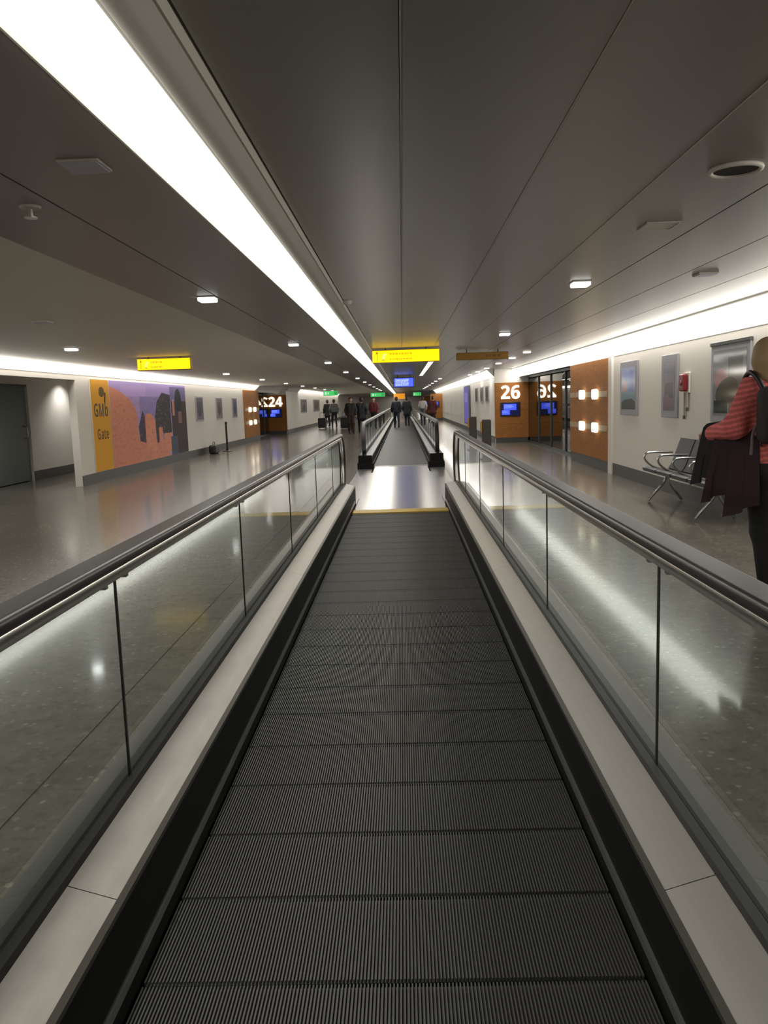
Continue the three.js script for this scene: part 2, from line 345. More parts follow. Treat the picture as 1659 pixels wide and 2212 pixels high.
function newelPath(z0, z1, y, R, startNewel, endNewel) {    // from z0 (near) to z1 (far), curls down at the ends
  const p = [];
  if (startNewel) for (let k = 0; k <= 14; k++) { const a = -Math.PI / 2 + k / 14 * Math.PI; if (k < 14) p.push({ z: z0 - R + R * Math.cos(a), y: y - R + R * Math.sin(a), nz: Math.cos(a), ny: Math.sin(a) }); }
  const zs = startNewel ? z0 - R : z0, ze = endNewel ? z1 + R : z1;
  for (let k = 0; k <= 8; k++) p.push({ z: zs + (ze - zs) * k / 8, y, nz: 0, ny: 1 });
  if (endNewel) for (let k = 1; k <= 14; k++) { const a = Math.PI / 2 + k / 14 * Math.PI; p.push({ z: ze + R * Math.cos(a), y: y - R + R * Math.sin(a), nz: Math.cos(a), ny: Math.sin(a) }); }
  return p;
}
const ROUND = (() => { const a = []; const hw = 0.046, top = 0.016, bot = -0.022, r = 0.014; const c = [[hw - r, top - r, 0], [-(hw - r), top - r, 90], [-(hw - r), bot + r, 180], [hw - r, bot + r, 270]]; for (const [cx, cy, s] of c) for (let k = 0; k <= 4; k++) { const t = (s + k * 22.5) * RAD; a.push([cx + r * Math.cos(t), cy + r * Math.sin(t)]); } return a; })();
function walkway(label, zNear, zFar, zComb0, zComb1, startNewel, detail, deckJoint, glassJoint) {
  const w = thing('moving_walkway', label, 'walkway', [0, 0, (zNear + zFar) / 2]);
  const zc = w.position.z, pg = palletGeo(detail);
  for (let z = zComb0; z > zComb1 + 0.05; z -= PITCH) place('pallet', pg, M.pallet, w, 0, 0, z - PITCH / 2 - zc);
  obj('comb', [bx(-HALF, HALF, -0.03, 0.012, zComb1 - 0.32, zComb1)], M.yellowComb, w);
  if (startNewel) obj('comb', [bx(-HALF, HALF, -0.03, 0.010, zComb0, zComb0 + 0.09)], M.steelPale, w);
  for (const s of [-1, 1]) {
    const b = sub('balustrade', w), X = (v) => s * v;
    const BX = (a, c, ...r) => bx(Math.min(s * a, s * c), Math.max(s * a, s * c), ...r);
    obj('skirt', BX(0.658, 0.672, -0.03, 0.262, zFar + 0.02, zNear), M.black, b);
    obj('brush_rail', BX(0.648, 0.658, 0.062, 0.088, zFar + 0.3, zNear), M.railLine, b);
    obj('skirt_lip', BX(0.655, 0.675, 0.262, 0.276, zFar + 0.02, zNear), M.skirtLip, b);
    // inner deck panels with open joints
    const cuts = [zNear]; for (let z = deckJoint; z > zFar + 0.6; z -= 3.8) if (z < zNear - 0.3) cuts.push(z); cuts.push(zFar + 0.02);
    for (let i = 0; i + 1 < cuts.length; i++) {
      const sh = new THREE.Shape([[X(0.672), 0.262], [X(0.676), 0.274], [X(0.796), 0.312], [X(0.812), 0.312], [X(0.812), 0.262]].map((q) => new THREE.Vector2(...q)));
      const g = new THREE.ExtrudeGeometry(sh, { depth: cuts[i] - cuts[i + 1] - 0.003, bevelEnabled: false }); g.translate(0, 0, cuts[i + 1]); metricUV(g);
      obj('inner_deck', g, M.steel, b);
    }
    obj('gasket', [BX(0.797, 0.824, 0.305, 0.338, zFar + 0.25, zNear), BX(0.836, 0.848, 0.28, 0.322, zFar + 0.25, zNear)], M.gasket, b);
    obj('outer_deck', BX(0.848, 0.955, 0.262, 0.292, zFar + 0.02, zNear), M.steelOuter, b);
    obj('outer_cladding', [BX(0.945, 0.965, -0.02, 0.262, zFar + 0.02, zNear), BX(0.658, 0.965, -0.02, 0.262, zFar, zFar + 0.02)], M.steel, b);
    if (startNewel) obj('end_cap', [BX(0.62, 0.985, 0, 0.13, zNear - 0.35, zNear + 0.12), BX(0.658, 0.965, 0.13, 0.3, zNear - 0.04, zNear + 0.01)], M.black, b);
    // glass panes, the last one rounded under the handrail
    const yg0 = 0.26, yg1 = 1.0, R = 0.38, gc = [zNear - (startNewel ? 0.03 : 0)];
    for (let z = glassJoint; z > zFar + 0.9; z -= 1.92) if (z < zNear - 0.5) gc.push(z); gc.push(zFar + 0.05);
    for (let i = 0; i + 1 < gc.length; i++) {
      const za = gc[i] - 0.004, zb = gc[i + 1] + 0.004, first = i === 0 && startNewel, last = i + 2 === gc.length, sh = new THREE.Shape();
      sh.moveTo(za, yg0);
      if (first) { sh.absarc(za - R, yg1 - R, R, -0.3, Math.PI / 2, false); } else sh.lineTo(za, yg1);
      if (last) { sh.absarc(zb + R, yg1 - R, R, Math.PI / 2, Math.PI + 0.3, false); } else sh.lineTo(zb, yg1);
      sh.lineTo(zb, yg0);
      const g = new THREE.ShapeGeometry(sh, 16); g.rotateY(-Math.PI / 2); g.translate(s * 0.83, 0, 0);
      g.computeVertexNormals();
      obj('glass_pane', g, M.glass, b);
      if (i > 0) {
        obj('pane_joint', BX(0.8265, 0.8335, 0.30, 0.985, gc[i] - 0.004, gc[i] + 0.004), M.gasket, b);
        for (const dz of [-0.09, 0.09]) obj('glass_clip', BX(0.822, 0.838, 0.955, 0.99, gc[i] + dz - 0.012, gc[i] + dz + 0.012), M.railLine, b);
      }
    }
    const P = newelPath(zNear, zFar, 1.034, 0.41, startNewel, true);
    const guide = sweepYZ(newelPath(zNear - (startNewel ? 0.03 : 0), zFar + 0.03, 0.992, 0.385, startNewel, true), [[s * 0.83 - 0.018, -0.022], [s * 0.83 + 0.018, -0.022], [s * 0.83 + 0.022, 0.024], [s * 0.83 - 0.022, 0.024]]);
    obj('handrail_guide', guide, M.steelPale, b);
    obj('handrail', sweepYZ(P, ROUND.map(([x, n]) => [s * 0.83 + x, n])), M.rubber, b);
  }
  return w;
}
walkway('dark ribbed moving walkway underfoot with glass sides and black handrails', ZN, -11.86, -1.904 + 18 * PITCH, -10.8, false, true, -1.85, -2.42);
walkway('second moving walkway ahead, beyond the bright metal landing', -18.35, -66, -18.9, -64.8, true, false, -22, -20.5);
{ // landing plates between the walkways
  const t = thing('landing_floor', 'bright brushed metal floor plates between the two moving walkways', 'floor plate', [0, 0, -14.6]);
  const zs = [-11.123, -12.6, -14.9, -17.2, -18.808];
  for (let i = 0; i + 1 < zs.length; i++) {
    const hw = i === 0 ? 0.645 : i === 3 ? 0.61 : 0.962;
    obj('plate', bx(-hw, hw, -0.03, 0, zs[i + 1] + 0.002, zs[i]), M.landing, t);
  }
  obj('plate', bx(-0.962, -0.652, -0.03, 0, -12.596, -11.89), M.landing, t); obj('plate', bx(0.652, 0.962, -0.03, 0, -12.596, -11.89), M.landing, t);
  obj('plate', bx(-0.962, -0.64, -0.03, 0, -18.2, -17.204), M.landing, t); obj('plate', bx(0.64, 0.962, -0.03, 0, -18.2, -17.204), M.landing, t);
}

// ================================================================= SIGNS
function smudgeRows(c, x, y, w, rows, col, size) {          // unreadable lines of small print
  c.fillStyle = col;
  for (let r = 0; r < rows; r++) { let p = x; while (p < x + w * (0.6 + 0.4 * rnd())) { const l = size * (0.4 + rnd() * 1.2); c.fillRect(p, y + r * size * 1.7, l, size); p += l + size * 0.45; } }
}
function planeGeo(w, h) { return new THREE.PlaneGeometry(w, h); }
function printMat(tex, rough = 0.4, emit = 0, tint = [1, 1, 1]) {
  const m = new THREE.MeshStandardMaterial({ map: tex, roughness: rough });
  if (emit) { m.emissive = lin(...tint); m.emissiveMap = tex; m.emissiveIntensity = emit; m.color = lin(0.3, 0.3, 0.3); m.name = 'lit_sign'; }
  return m;
}
function hangingSign(name, label, x0, x1, y0, y1, z, faceMat, bodyMat, ceil, depth = 0.14) {
  const t = thing(name, label, 'sign', [(x0 + x1) / 2, y0, z]);
  obj('case', rbx(x0, x1, y0, y1, z - depth, z, 0.012), bodyMat, t);
  const f = planeGeo(x1 - x0 - 0.02, y1 - y0 - 0.02); f.translate((x0 + x1) / 2, (y0 + y1) / 2, z + 0.002); obj('face', f, faceMat, t);
  for (const x of [x0 + 0.2 * (x1 - x0), x1 - 0.2 * (x1 - x0)]) obj('hanger', bx(x - 0.012, x + 0.012, y1 - 0.003, ceil + 0.001, z - depth / 2 - 0.012, z - depth / 2 + 0.012), M.frameGrey, t);
  return t;
}
const yellowFace = (v) => canvasTex(1024, 192, (c, w, h) => {
  c.fillStyle = '#ffdc00'; c.fillRect(0, 0, w, h);
  c.fillStyle = '#8a5a00'; c.fillRect(62, 20, 10, 150); c.beginPath(); c.moveTo(67, 10); c.lineTo(46, 52); c.lineTo(88, 52); c.fill();
  c.fillStyle = '#ffe0c0'; c.save(); c.translate(172, 100); c.transform(1, 0, -0.35, 1, 0, 0); c.fillRect(-24, -52, 48, 92); c.restore();
  c.fillStyle = '#b07800'; c.fillRect(140, 148, 46, 18);
  smudgeRows(c, 260, 40, v ? 330 : 420, 1, '#d99a00', 34); smudgeRows(c, 260, 132, v ? 300 : 560, 1, '#c98a00', 22);
});
hangingSign('hanging_sign', 'wide lit yellow sign hanging over the landing between the walkways', -0.455, 0.775, 2.19, 2.42, -15, printMat(yellowFace(0), 0.4, 1.7, [1, 0.86, 0.2]), M.signYellow, CEIL);
hangingSign('hanging_sign', 'lit yellow sign hanging over the concourse by the mural', -4.52, -3.58, 2.16, 2.365, -14.2, printMat(yellowFace(1), 0.4, 1.6, [1, 0.84, 0.2]), M.signYellow, CEIL - 0.06);
hangingSign('hanging_sign', 'dull unlit ochre sign hanging in front of the right gates', 1.16, 2.18, 2.25, 2.39, -16.2, printMat(canvasTex(512, 80, (c, w, h) => { c.fillStyle = '#9c7220'; c.fillRect(0, 0, w, h); smudgeRows(c, 290, 24, 190, 1, '#7d5816', 30); }), 0.5), std([0.20, 0.12, 0.015], 0.5), CEIL);
const greenFace = printMat(canvasTex(256, 80, (c, w, h) => { c.fillStyle = '#46d06a'; c.fillRect(0, 0, w, h); c.fillStyle = '#d8ffe0'; c.fillRect(30, 18, 26, 46); c.fillRect(84, 26, 14, 30); c.fillStyle = '#2ea04c'; c.fillRect(196, 10, 50, 60); }), 0.4, 0.75);
const greenCase = std([0.02, 0.16, 0.04], 0.4);
hangingSign('exit_sign', 'green lit sign at the end of the far left light strip', -4.75, -3.85, 2.0, 2.28, -50, greenFace, greenCase, CEIL - 0.06);
hangingSign('exit_sign', 'green lit sign above the crowd left of the second walkway', -2.55, -1.35, 1.95, 2.3, -68, greenFace, greenCase, CEIL);
hangingSign('exit_sign', 'small dim green sign right of the far walkway end', 1.0, 1.7, 1.95, 2.25, -70, greenFace, greenCase, CEIL);
hangingSign('hanging_sign', 'small far orange sign at the end of the wide ceiling light strip', -0.75, 0.35, 1.75, 2.3, -80, printMat(canvasTex(64, 32, (c, w, h) => { c.fillStyle = '#f09a20'; c.fillRect(0, 0, w, h); }), 0.4, 0.75), M.signYellow, CEIL);
const blueRows = (seedRows) => canvasTex(256, 160, (c, w, h) => { c.fillStyle = '#0a0d30'; c.fillRect(0, 0, w, h); c.fillStyle = '#3f55e8'; if (seedRows) { c.fillRect(8, 8, 240, 144); smudgeRows(c, 24, 20, 200, 6, '#b9c6ff', 12); } else { c.fillRect(34, 12, 176, 78); c.fillRect(8, 90, 112, 58); smudgeRows(c, 44, 22, 140, 3, '#7f92ff', 10); smudgeRows(c, 16, 98, 84, 2, '#7080f0', 10); } });
hangingSign('flight_screen', 'glowing blue flight screen hanging over the second walkway', -0.24, 0.53, 2.0, 2.36, -30, printMat(blueRows(1), 0.3, 1.6, [1, 1, 1]), M.plasticBlack, CEIL);

// gate panels: wood boards, glowing number, blue screen
const font = await new FontLoader().loadAsync('fonts/droid/droid_sans_bold.typeface.json');
function boards(parent, x0, x1, y0, y1, z0, z1, n) { const h = (y1 - y0) / n; for (let i = 0; i < n; i++) obj('wood_board', rbx(x0, x1, y0 + i * h + (i ? 0.004 : 0), y0 + (i + 1) * h, z0, z1, 0.004, 1), M.wood, parent); }
function gatePanel(label, x0, x1, z, number, top, numH) {
  const t = thing('gate_panel', label, 'gate panel', [(x0 + x1) / 2, 0, z]);
  obj('plinth', bx(x0 + 0.03, x1 - 0.03, 0, 0.16, z - 0.05, z - 0.01), M.skirting, t);
  boards(t, x0, x1, 0.16, top, z - 0.06, z, 4);
  if (number) {
    const g = new TextGeometry(number, { font, size: numH, depth: 0.03, curveSegments: 6, bevelEnabled: false }); g.computeBoundingBox();
    const cw = (g.boundingBox.max.x + g.boundingBox.min.x) / 2; g.translate((x0 + x1) / 2 - cw - 0.04, top - numH - 0.10, z + 0.002);
    obj('number', g, glow([1, 0.93, 0.8], 2.2, 'light_number'), t);
  }
  const sc = sub('screen', t), cx = (x0 + x1) / 2 - 0.05, sw = number ? 0.62 : 0.5, y1 = top - (numH || 0.3) - 0.24, y0 = y1 - 0.42;
  obj('screen_case', rbx(cx - sw / 2 - 0.02, cx + sw / 2 + 0.02, y0 - 0.02, y1 + 0.02, z + 0.002, z + 0.045, 0.008, 1), M.plasticBlack, sc);
  const f = planeGeo(sw, y1 - y0); f.translate(cx, (y0 + y1) / 2, z + 0.047); obj('screen_face', f, printMat(blueRows(0), 0.25, 1.3), sc);
  return t;
}
gatePanel('wooden gate panel with glowing number 26 over a blue screen', 3.17, 4.3, ZR, '26', 2.0, 0.44);
gatePanel('wooden gate panel on the left with glowing number 24 over a blue screen', -7.1, -6.05, ZL, '24', 2.05, 0.5);
gatePanel('far narrow wooden gate panel with a blue screen beyond the purple light box', 2.2, 3.12, -62, '', 2.0, 0.35);
gatePanel('farthest wooden gate panel with a blue screen near the end of the hall', 2.1, 3.12, -88, '', 2.0, 0.35);
// wood wall panels with light rails
function lampPanel(label, x, side, z0, z1, lampZ, lampY, tagName) {
  const t = thing('wood_wall_panel', label, 'wall panel', [x, 0, (z0 + z1) / 2]);
  const xa = Math.min(x, x - side * 0.04), xb = Math.max(x, x - side * 0.04);
  boards(t, xa, xb, 0.215, 2.17, z1, z0, 3);
  for (const y of lampY) {
    const r = thing('wall_light_rail', (y > 1.1 ? 'upper' : 'lower') + ' pale rail with two small bright lamps on ' + tagName, 'wall light', [x - side * 0.04, y, (z0 + z1) / 2]);
    const x1 = x - side * 0.0405, x2 = x - side * 0.055;
    obj('rail', bx(Math.min(x1, x2), Math.max(x1, x2), y - 0.055, y + 0.055, z1 + 0.05, z0 - 0.05), std([0.42, 0.30, 0.17], 0.45), r);
    for (const z of lampZ) {
      const g = rbx(Math.min(x2, x2 - side * 0.07), Math.max(x2, x2 - side * 0.07), y - 0.10, y + 0.10, z - 0.17, z + 0.17, 0.03);
      obj('lamp', g, glow([1, 0.9, 0.62], 1.8), r);
      areaLight(r, x2 - side * 0.074, y, z, 0.2, 0.3, [-side, 0, 0], [1, 0.9, 0.65], 2.5);
    }
  }
  return t;
}
lampPanel('wooden wall panel with two light rails between the glass gate and the posters', XR1, 1, -15.55, -19.05, [-17.6, -16.42], [1.5, 0.84], 'the wooden panel near the posters');
lampPanel('wooden wall panel with two light rails right of the small left posters', XL1, -1, -33.1, -36.5, [-35.2, -34.1], [1.36, 0.82], 'the left wooden panel');
struct('trim_4', bx(XR1 - 0.045, XR1, 0, 2.19, -15.54, -15.3), M.wall);

// glass gate fronts
function glassFront(name, x, z0, z1, yt, n) {
  const w = struct(name), d = (z0 - z1) / n;
  for (let i = 0; i < n; i++) {
    const g = planeGeo(d - 0.05, yt - 0.1); g.rotateY(x > 0 ? -Math.PI / 2 : Math.PI / 2); g.translate(x, yt / 2 + 0.02, z0 - (i + .5) * d); obj('pane', g, M.darkGlass, w);
    obj('mullion', bx(x - 0.03, x + 0.03, 0, yt, z0 - i * d - 0.025, z0 - i * d + 0.025), M.frameGrey, w);
  }
  obj('window_frame', [bx(x - 0.035, x + 0.035, yt, yt + 0.07, z1, z0), bx(x - 0.035, x + 0.035, 0, 0.06, z1, z0)], M.frameGrey, w);
  return w;
}
glassFront('window_1', 4.3, -19.15, ZR + 0.03, 2.13, 4);
glassFront('window_2', -7.0, -36.65, ZL + 0.03, 2.13, 4);
obj('door_pull', tube([[4.24, 0.7, -20.6], [4.2, 0.75, -20.6], [4.2, 1.25, -20.6], [4.24, 1.3, -20.6]], 0.016), M.plasticBlack, scene.getObjectByName('window_1'));
// dark double door in the left recess
{
  const w = struct('door_1');
  for (const [za, zb] of [[-9.05, -11.95], [-12.0, -14.9], [-14.95, -17.85]]) {
    obj('door_leaf', bx(-8.3, -8.24, 0.02, 2.08, zb, za), M.doorGreen, w);
    obj('door_frame', [bx(-8.32, -8.19, 0, 2.12, za - 0.0, za + 0.05), bx(-8.32, -8.19, 2.08, 2.12, zb, za)], M.frameGrey, w);
    obj('door_handle', tube([[-8.24, 0.95, zb + 0.2], [-8.17, 0.97, zb + 0.2], [-8.17, 1.2, zb + 0.2], [-8.24, 1.22, zb + 0.2]], 0.014), M.chrome, w);
  }
}

// ================================================================= WALL GRAPHICS (left)
function wallPrint(name, label, cat, x, side, z0, z1, y0, y1, tex, { frame = null, margin = 0, depth = 0.03, rough = 0.75, emit = 0, group } = {}) {
  const t = thing(name, label, cat, [x, y0, (z0 + z1) / 2], group);   // z0 nearer, z1 farther
  const xa = x - side * 0.001, xb = x - side * depth;
  obj(frame ? 'frame' : 'backing', rbx(Math.min(xa, xb), Math.max(xa, xb), y0, y1, z1, z0, 0.006, 1), frame ?? M.white, t);
  const g = planeGeo(z0 - z1 - 2 * margin, y1 - y0 - 2 * margin); g.rotateY(side > 0 ? -Math.PI / 2 : Math.PI / 2); g.translate(x - side * (depth + 0.002), (y0 + y1) / 2, (z0 + z1) / 2);
  obj('print', g, printMat(tex, rough, emit), t); return t;
}
const goldTex = canvasTex(256, 460, (c, w, h) => {
  c.fillStyle = '#e8a830'; c.fillRect(0, 0, w, h);
  c.fillStyle = '#6e5a36'; c.beginPath(); c.ellipse(150, 62, 40, 26, 0, 0, 7); c.fill(); c.fillStyle = '#2a1c08'; c.save(); c.translate(196, 88); c.rotate(0.25); c.fillRect(-9, -24, 18, 52); c.restore();
  c.fillStyle = '#5d5646'; c.font = 'bold 92px sans-serif'; c.textAlign = 'center'; c.fillText('GMb', 128, 186, 220);
  c.fillStyle = '#7a5a1e'; c.font = 'bold 74px sans-serif'; c.fillText('Gate', 134, 300, 180);
});
wallPrint('wall_sign', 'tall golden sign panel with dark lettering beside the mural', 'sign', XL1, -1, -16.82, -17.86, 0.22, 2.16, goldTex, { depth: 0.02 });
const muralTex = canvasTex(1024, 340, (c, w, h) => {       // printed picture: purple dusk sky, salmon brick towers, dark figures
  const col = (r, g, b) => { c.fillStyle = 'rgb(' + r + ',' + g + ',' + b + ')'; };
  const poly = (...p) => { c.beginPath(); c.moveTo(p[0], p[1]); for (let k = 2; k < p.length; k += 2) c.lineTo(p[k], p[k + 1]); c.fill(); };
  col(185, 162, 222); c.fillRect(0, 0, w, h);
  col(152, 140, 202); c.fillRect(330, 60, 330, 200); col(200, 172, 232); c.fillRect(120, 16, 300, 44);
  col(224, 148, 120); c.beginPath(); c.moveTo(0, 20); c.bezierCurveTo(120, 40, 250, 70, 290, 130); c.lineTo(300, 250); c.lineTo(640, 260); c.lineTo(720, 340); c.lineTo(0, 340); c.fill();
  col(68, 64, 86); poly(300, 190, 360, 120, 390, 150, 385, 262, 310, 250);
  col(232, 154, 126); c.beginPath(); c.moveTo(385, 150); c.bezierCurveTo(420, 120, 500, 130, 520, 175); c.lineTo(520, 300); c.lineTo(385, 300); c.fill();
  col(66, 68, 74); poly(520, 150, 560, 80, 640, 40, 760, 50, 760, 230, 640, 240, 590, 190, 560, 270, 530, 270);
  col(226, 150, 124); c.fillRect(565, 200, 55, 110); c.fillRect(640, 230, 120, 90);
  col(130, 120, 168); c.fillRect(760, 10, 264, 70);
  col(78, 66, 68); c.fillRect(770, 80, 254, 260); col(56, 57, 63); c.beginPath(); c.ellipse(890, 80, 55, 62, 0, 0, 7); c.fill();
  col(206, 150, 136); c.fillRect(790, 70, 34, 80); col(146, 114, 110); c.fillRect(880, 130, 60, 60); col(84, 94, 112); c.fillRect(740, 250, 110, 90);
  for (let i = 0; i < 900; i++) { const x = rnd() * 720, y = 60 + rnd() * 270; c.fillStyle = rnd() > .5 ? 'rgba(230,165,140,0.12)' : 'rgba(150,90,75,0.12)'; c.fillRect(x, y, 10 + rnd() * 26, 4 + rnd() * 5); }
});
wallPrint('mural', 'large wall mural of a salmon stone tower under a purple sky', 'mural', XL1, -1, -17.9, -24.2, 0.22, 2.16, muralTex, { depth: 0.02 });
const smallPoster = (a, b, d) => canvasTex(128, 160, (c, w, h) => { c.fillStyle = a; c.fillRect(0, 0, w, h); c.fillStyle = b; c.fillRect(14, 30, 100, 80); c.fillStyle = d; c.beginPath(); c.ellipse(60, 100, 34, 40, 0.3, 0, 7); c.fill(); });
const frameLilac = std([0.33, 0.33, 0.37], 0.4);
wallPrint('poster', 'small dark grey poster on the left wall next to the mural', 'poster', XL1, -1, -25.4, -26.3, 1.08, 1.86, smallPoster('#7d7480', '#6a6270', '#5c5460'), { margin: 0.05, frame: frameLilac });
wallPrint('poster', 'small brownish poster, middle of the three on the left wall', 'poster', XL1, -1, -28.2, -29.1, 1.08, 1.84, smallPoster('#8c8084', '#786a6e', '#6e5860'), { margin: 0.05, frame: frameLilac });
wallPrint('poster', 'small violet-grey poster next to the left wooden panel', 'poster', XL1, -1, -30.9, -31.7, 1.08, 1.84, smallPoster('#767082', '#615c70', '#544e62'), { margin: 0.05, frame: frameLilac });
wallPrint('poster', 'far grey poster on the left wall past the number 24 panel', 'poster', XL2, -1, -49, -52, 1.0, 1.85, smallPoster('#6e6a6c', '#7c767a', '#5e585c'), { margin: 0.06, frame: frameLilac });
wallPrint('poster', 'far brown poster on the left wall under the far light strip', 'poster', XL2, -1, -56, -60, 1.0, 1.85, smallPoster('#7a706a', '#6c625c', '#5a524e'), { margin: 0.06, frame: frameLilac });
// right wall posters
const p1 = canvasTex(256, 256, (c, w, h) => { c.fillStyle = '#8a97b4'; c.fillRect(0, 0, w, h); c.fillStyle = '#6f86c0'; c.fillRect(90, 30, 150, 150); c.fillStyle = '#5f74b6'; c.fillRect(150, 20, 70, 170); c.fillStyle = '#b48a90'; c.beginPath(); c.ellipse(60, 120, 48, 42, 0, 0, 7); c.fill(); c.fillStyle = '#7c9cae'; c.fillRect(0, 150, 256, 60); c.fillStyle = '#39423e'; c.beginPath(); c.moveTo(0, 256); c.lineTo(0, 214); c.lineTo(70, 196); c.lineTo(190, 190); c.lineTo(256, 210); c.lineTo(256, 256); c.fill(); });
const p2 = canvasTex(256, 256, (c, w, h) => { c.fillStyle = '#7e7884'; c.fillRect(0, 0, w, h); c.fillStyle = '#6e6a7a'; c.fillRect(0, 0, 256, 60); c.fillStyle = '#5c5a60'; c.fillRect(40, 110, 190, 80); c.fillStyle = '#8a7078'; c.beginPath(); c.ellipse(90, 220, 80, 50, 0, 0, 7); c.fill(); });
const p3 = canvasTex(256, 256, (c, w, h) => { c.fillStyle = '#8d9292'; c.fillRect(0, 0, w, h); c.fillStyle = '#6c6f6c'; c.fillRect(120, 30, 110, 130); c.fillStyle = '#b5868a'; c.beginPath(); c.ellipse(64, 110, 54, 40, 0, 0, 7); c.fill(); c.fillStyle = '#5d5c54'; c.beginPath(); c.ellipse(110, 160, 90, 50, -0.3, 0, 7); c.fill(); c.fillStyle = '#3e4a4a'; c.fillRect(10, 196, 110, 50); c.fillStyle = '#5f4c52'; c.fillRect(130, 176, 60, 60); });
wallPrint('poster', 'blue poster with a dark landscape foot on the right wall', 'poster', XR1, 1, -13.7, -14.75, 1.12, 2.04, p1, { margin: 0.1, frame: frameLilac, rough: 0.15 });
wallPrint('poster', 'narrow purple-grey poster beside the red wall unit', 'poster', XR1, 1, -11.72, -12.42, 1.12, 2.03, p2, { margin: 0.1, frame: frameLilac, rough: 0.15 });
{
  const t = wallPrint('poster', 'wide grey-green framed poster behind the woman in red', 'poster', XR1, 1, -9.3, -10.45, 1.1, 2.05, p3, { margin: 0.08, frame: frameLilac, rough: 0.08 });
  obj('top_rail', rbx(XR1 - 0.045, XR1 - 0.001, 2.03, 2.075, -10.46, -9.29, 0.006, 1), M.frameGrey, t);
}
for (const [za, k] of [[-29.2, 'first'], [-31.2, 'second'], [-33.4, 'third']]) wallPrint('poster', 'small far dark poster, ' + k + ' past the number 26 panel on the right wall', 'poster', XR2, 1, za, za - 1.1, 1.35, 1.95, smallPoster('#6a6660', '#58544e', '#4c4844'), { margin: 0.05, frame: frameLilac });
wallPrint('light_box', 'tall purple lit advertising box on the far right wall', 'light box', XR2, 1, -37.2, -40.2, 0.35, 2.12, canvasTex(64, 128, (c, w, h) => { c.fillStyle = '#6f66b8'; c.fillRect(0, 0, w, h); c.fillStyle = '#8c86cc'; c.fillRect(8, 20, 40, 36); }), { margin: 0.04, frame: M.frameGrey, depth: 0.08, emit: 0.5 });
{ // red call unit with a dangling tag
  const t = thing('fire_alarm_unit', 'small dark red wall unit with pale straps hanging beside the narrow poster', 'alarm', [XR1, 1.5, -11.35]);
  obj('backplate', rbx(XR1 - 0.03, XR1 - 0.001, 1.47, 1.75, -11.47, -11.24, 0.01), M.white, t);
  obj('red_cover', rbx(XR1 - 0.10, XR1 - 0.03, 1.49, 1.73, -11.45, -11.26, 0.03, 3), M.red, t);
  obj('button', (() => { const g = new THREE.CylinderGeometry(0.035, 0.035, 0.02, 20); g.rotateZ(Math.PI / 2); g.translate(XR1 - 0.108, 1.61, -11.355); return g; })(), std([0.30, 0.10, 0.10], 0.4), t);
  for (const [z, y] of [[-11.42, 1.16], [-11.31, 1.27]]) { const s = obj('strap', rbx(XR1 - 0.035, XR1 - 0.015, y, 1.49, z - 0.022, z + 0.022, 0.008), std([0.45, 0.42, 0.38], 0.6), t); obj('strap_tip', rbx(XR1 - 0.04, XR1 - 0.012, y - 0.05, y, z - 0.02, z + 0.02, 0.008), std([0.10, 0.08, 0.075], 0.6), s); }
}

// ================================================================= SEATING
{
  const pz = -11.4, n = 4, wS = 0.6;
  const t = thing('beam_seating', 'row of black beam seats with chrome arms and legs against the right wall', 'seating', [3.7, 0, pz + n * wS / 2]);
  const bend = (w, pts, th) => { const sh = new THREE.Shape(); const up = pts.map(([a, b]) => new THREE.Vector2(a, b)); const n2 = pts.map((p, i) => { const q = pts[Math.min(i + 1, pts.length - 1)], o = pts[Math.max(i - 1, 0)]; const dx = q[0] - o[0], dy = q[1] - o[1], l = Math.hypot(dx, dy); return new THREE.Vector2(p[0] + dy / l * th, p[1] - dx / l * th); }).reverse(); sh.setFromPoints([...up, ...n2]); const g = new THREE.ExtrudeGeometry(sh, { depth: w, bevelEnabled: true, bevelSize: 0.006, bevelThickness: 0.006, bevelSegments: 2 }); return g; };
  for (let i = 0; i < n; i++) {
    const z0 = pz + i * wS + 0.02;
    const seat = bend(wS - 0.05, [[3.30, 0.475], [3.34, 0.485], [3.45, 0.465], [3.62, 0.44], [3.68, 0.44]], 0.035); seat.translate(0.1, -0.015, z0); obj('seat', seat, M.chairBlack, t);
    const back = bend(wS - 0.05, [[3.66, 0.46], [3.70, 0.52], [3.75, 0.66], [3.80, 0.80], [3.825, 0.865]], 0.03); back.translate(0.1, -0.015, z0); obj('backrest', back, M.chairBlack, t);
  }
  for (let i = 0; i <= n; i++) { const z = pz + i * wS; obj('armrest', [tube([[3.72, 0.42, z], [3.56, 0.45, z], [3.42, 0.5, z], [3.33, 0.6, z], [3.35, 0.665, z], [3.45, 0.68, z], [3.72, 0.675, z]], 0.014, 8, 36).translate(0.1, -0.015, 0)], M.chrome, t); }
  obj('beam', rbx(3.65, 3.72, 0.345, 0.405, pz + 0.05, pz + n * wS - 0.05, 0.01), M.frameGrey, t);
  for (const z of [pz + 0.2, pz + n * wS - 0.4]) obj('leg', [tube([[3.685, 0.355, z], [3.63, 0.25, z], [3.49, 0.09, z], [3.43, 0.015, z]], 0.018), tube([[3.685, 0.355, z], [3.72, 0.25, z], [3.83, 0.09, z], [3.89, 0.015, z]], 0.018)], M.chrome, t);
}

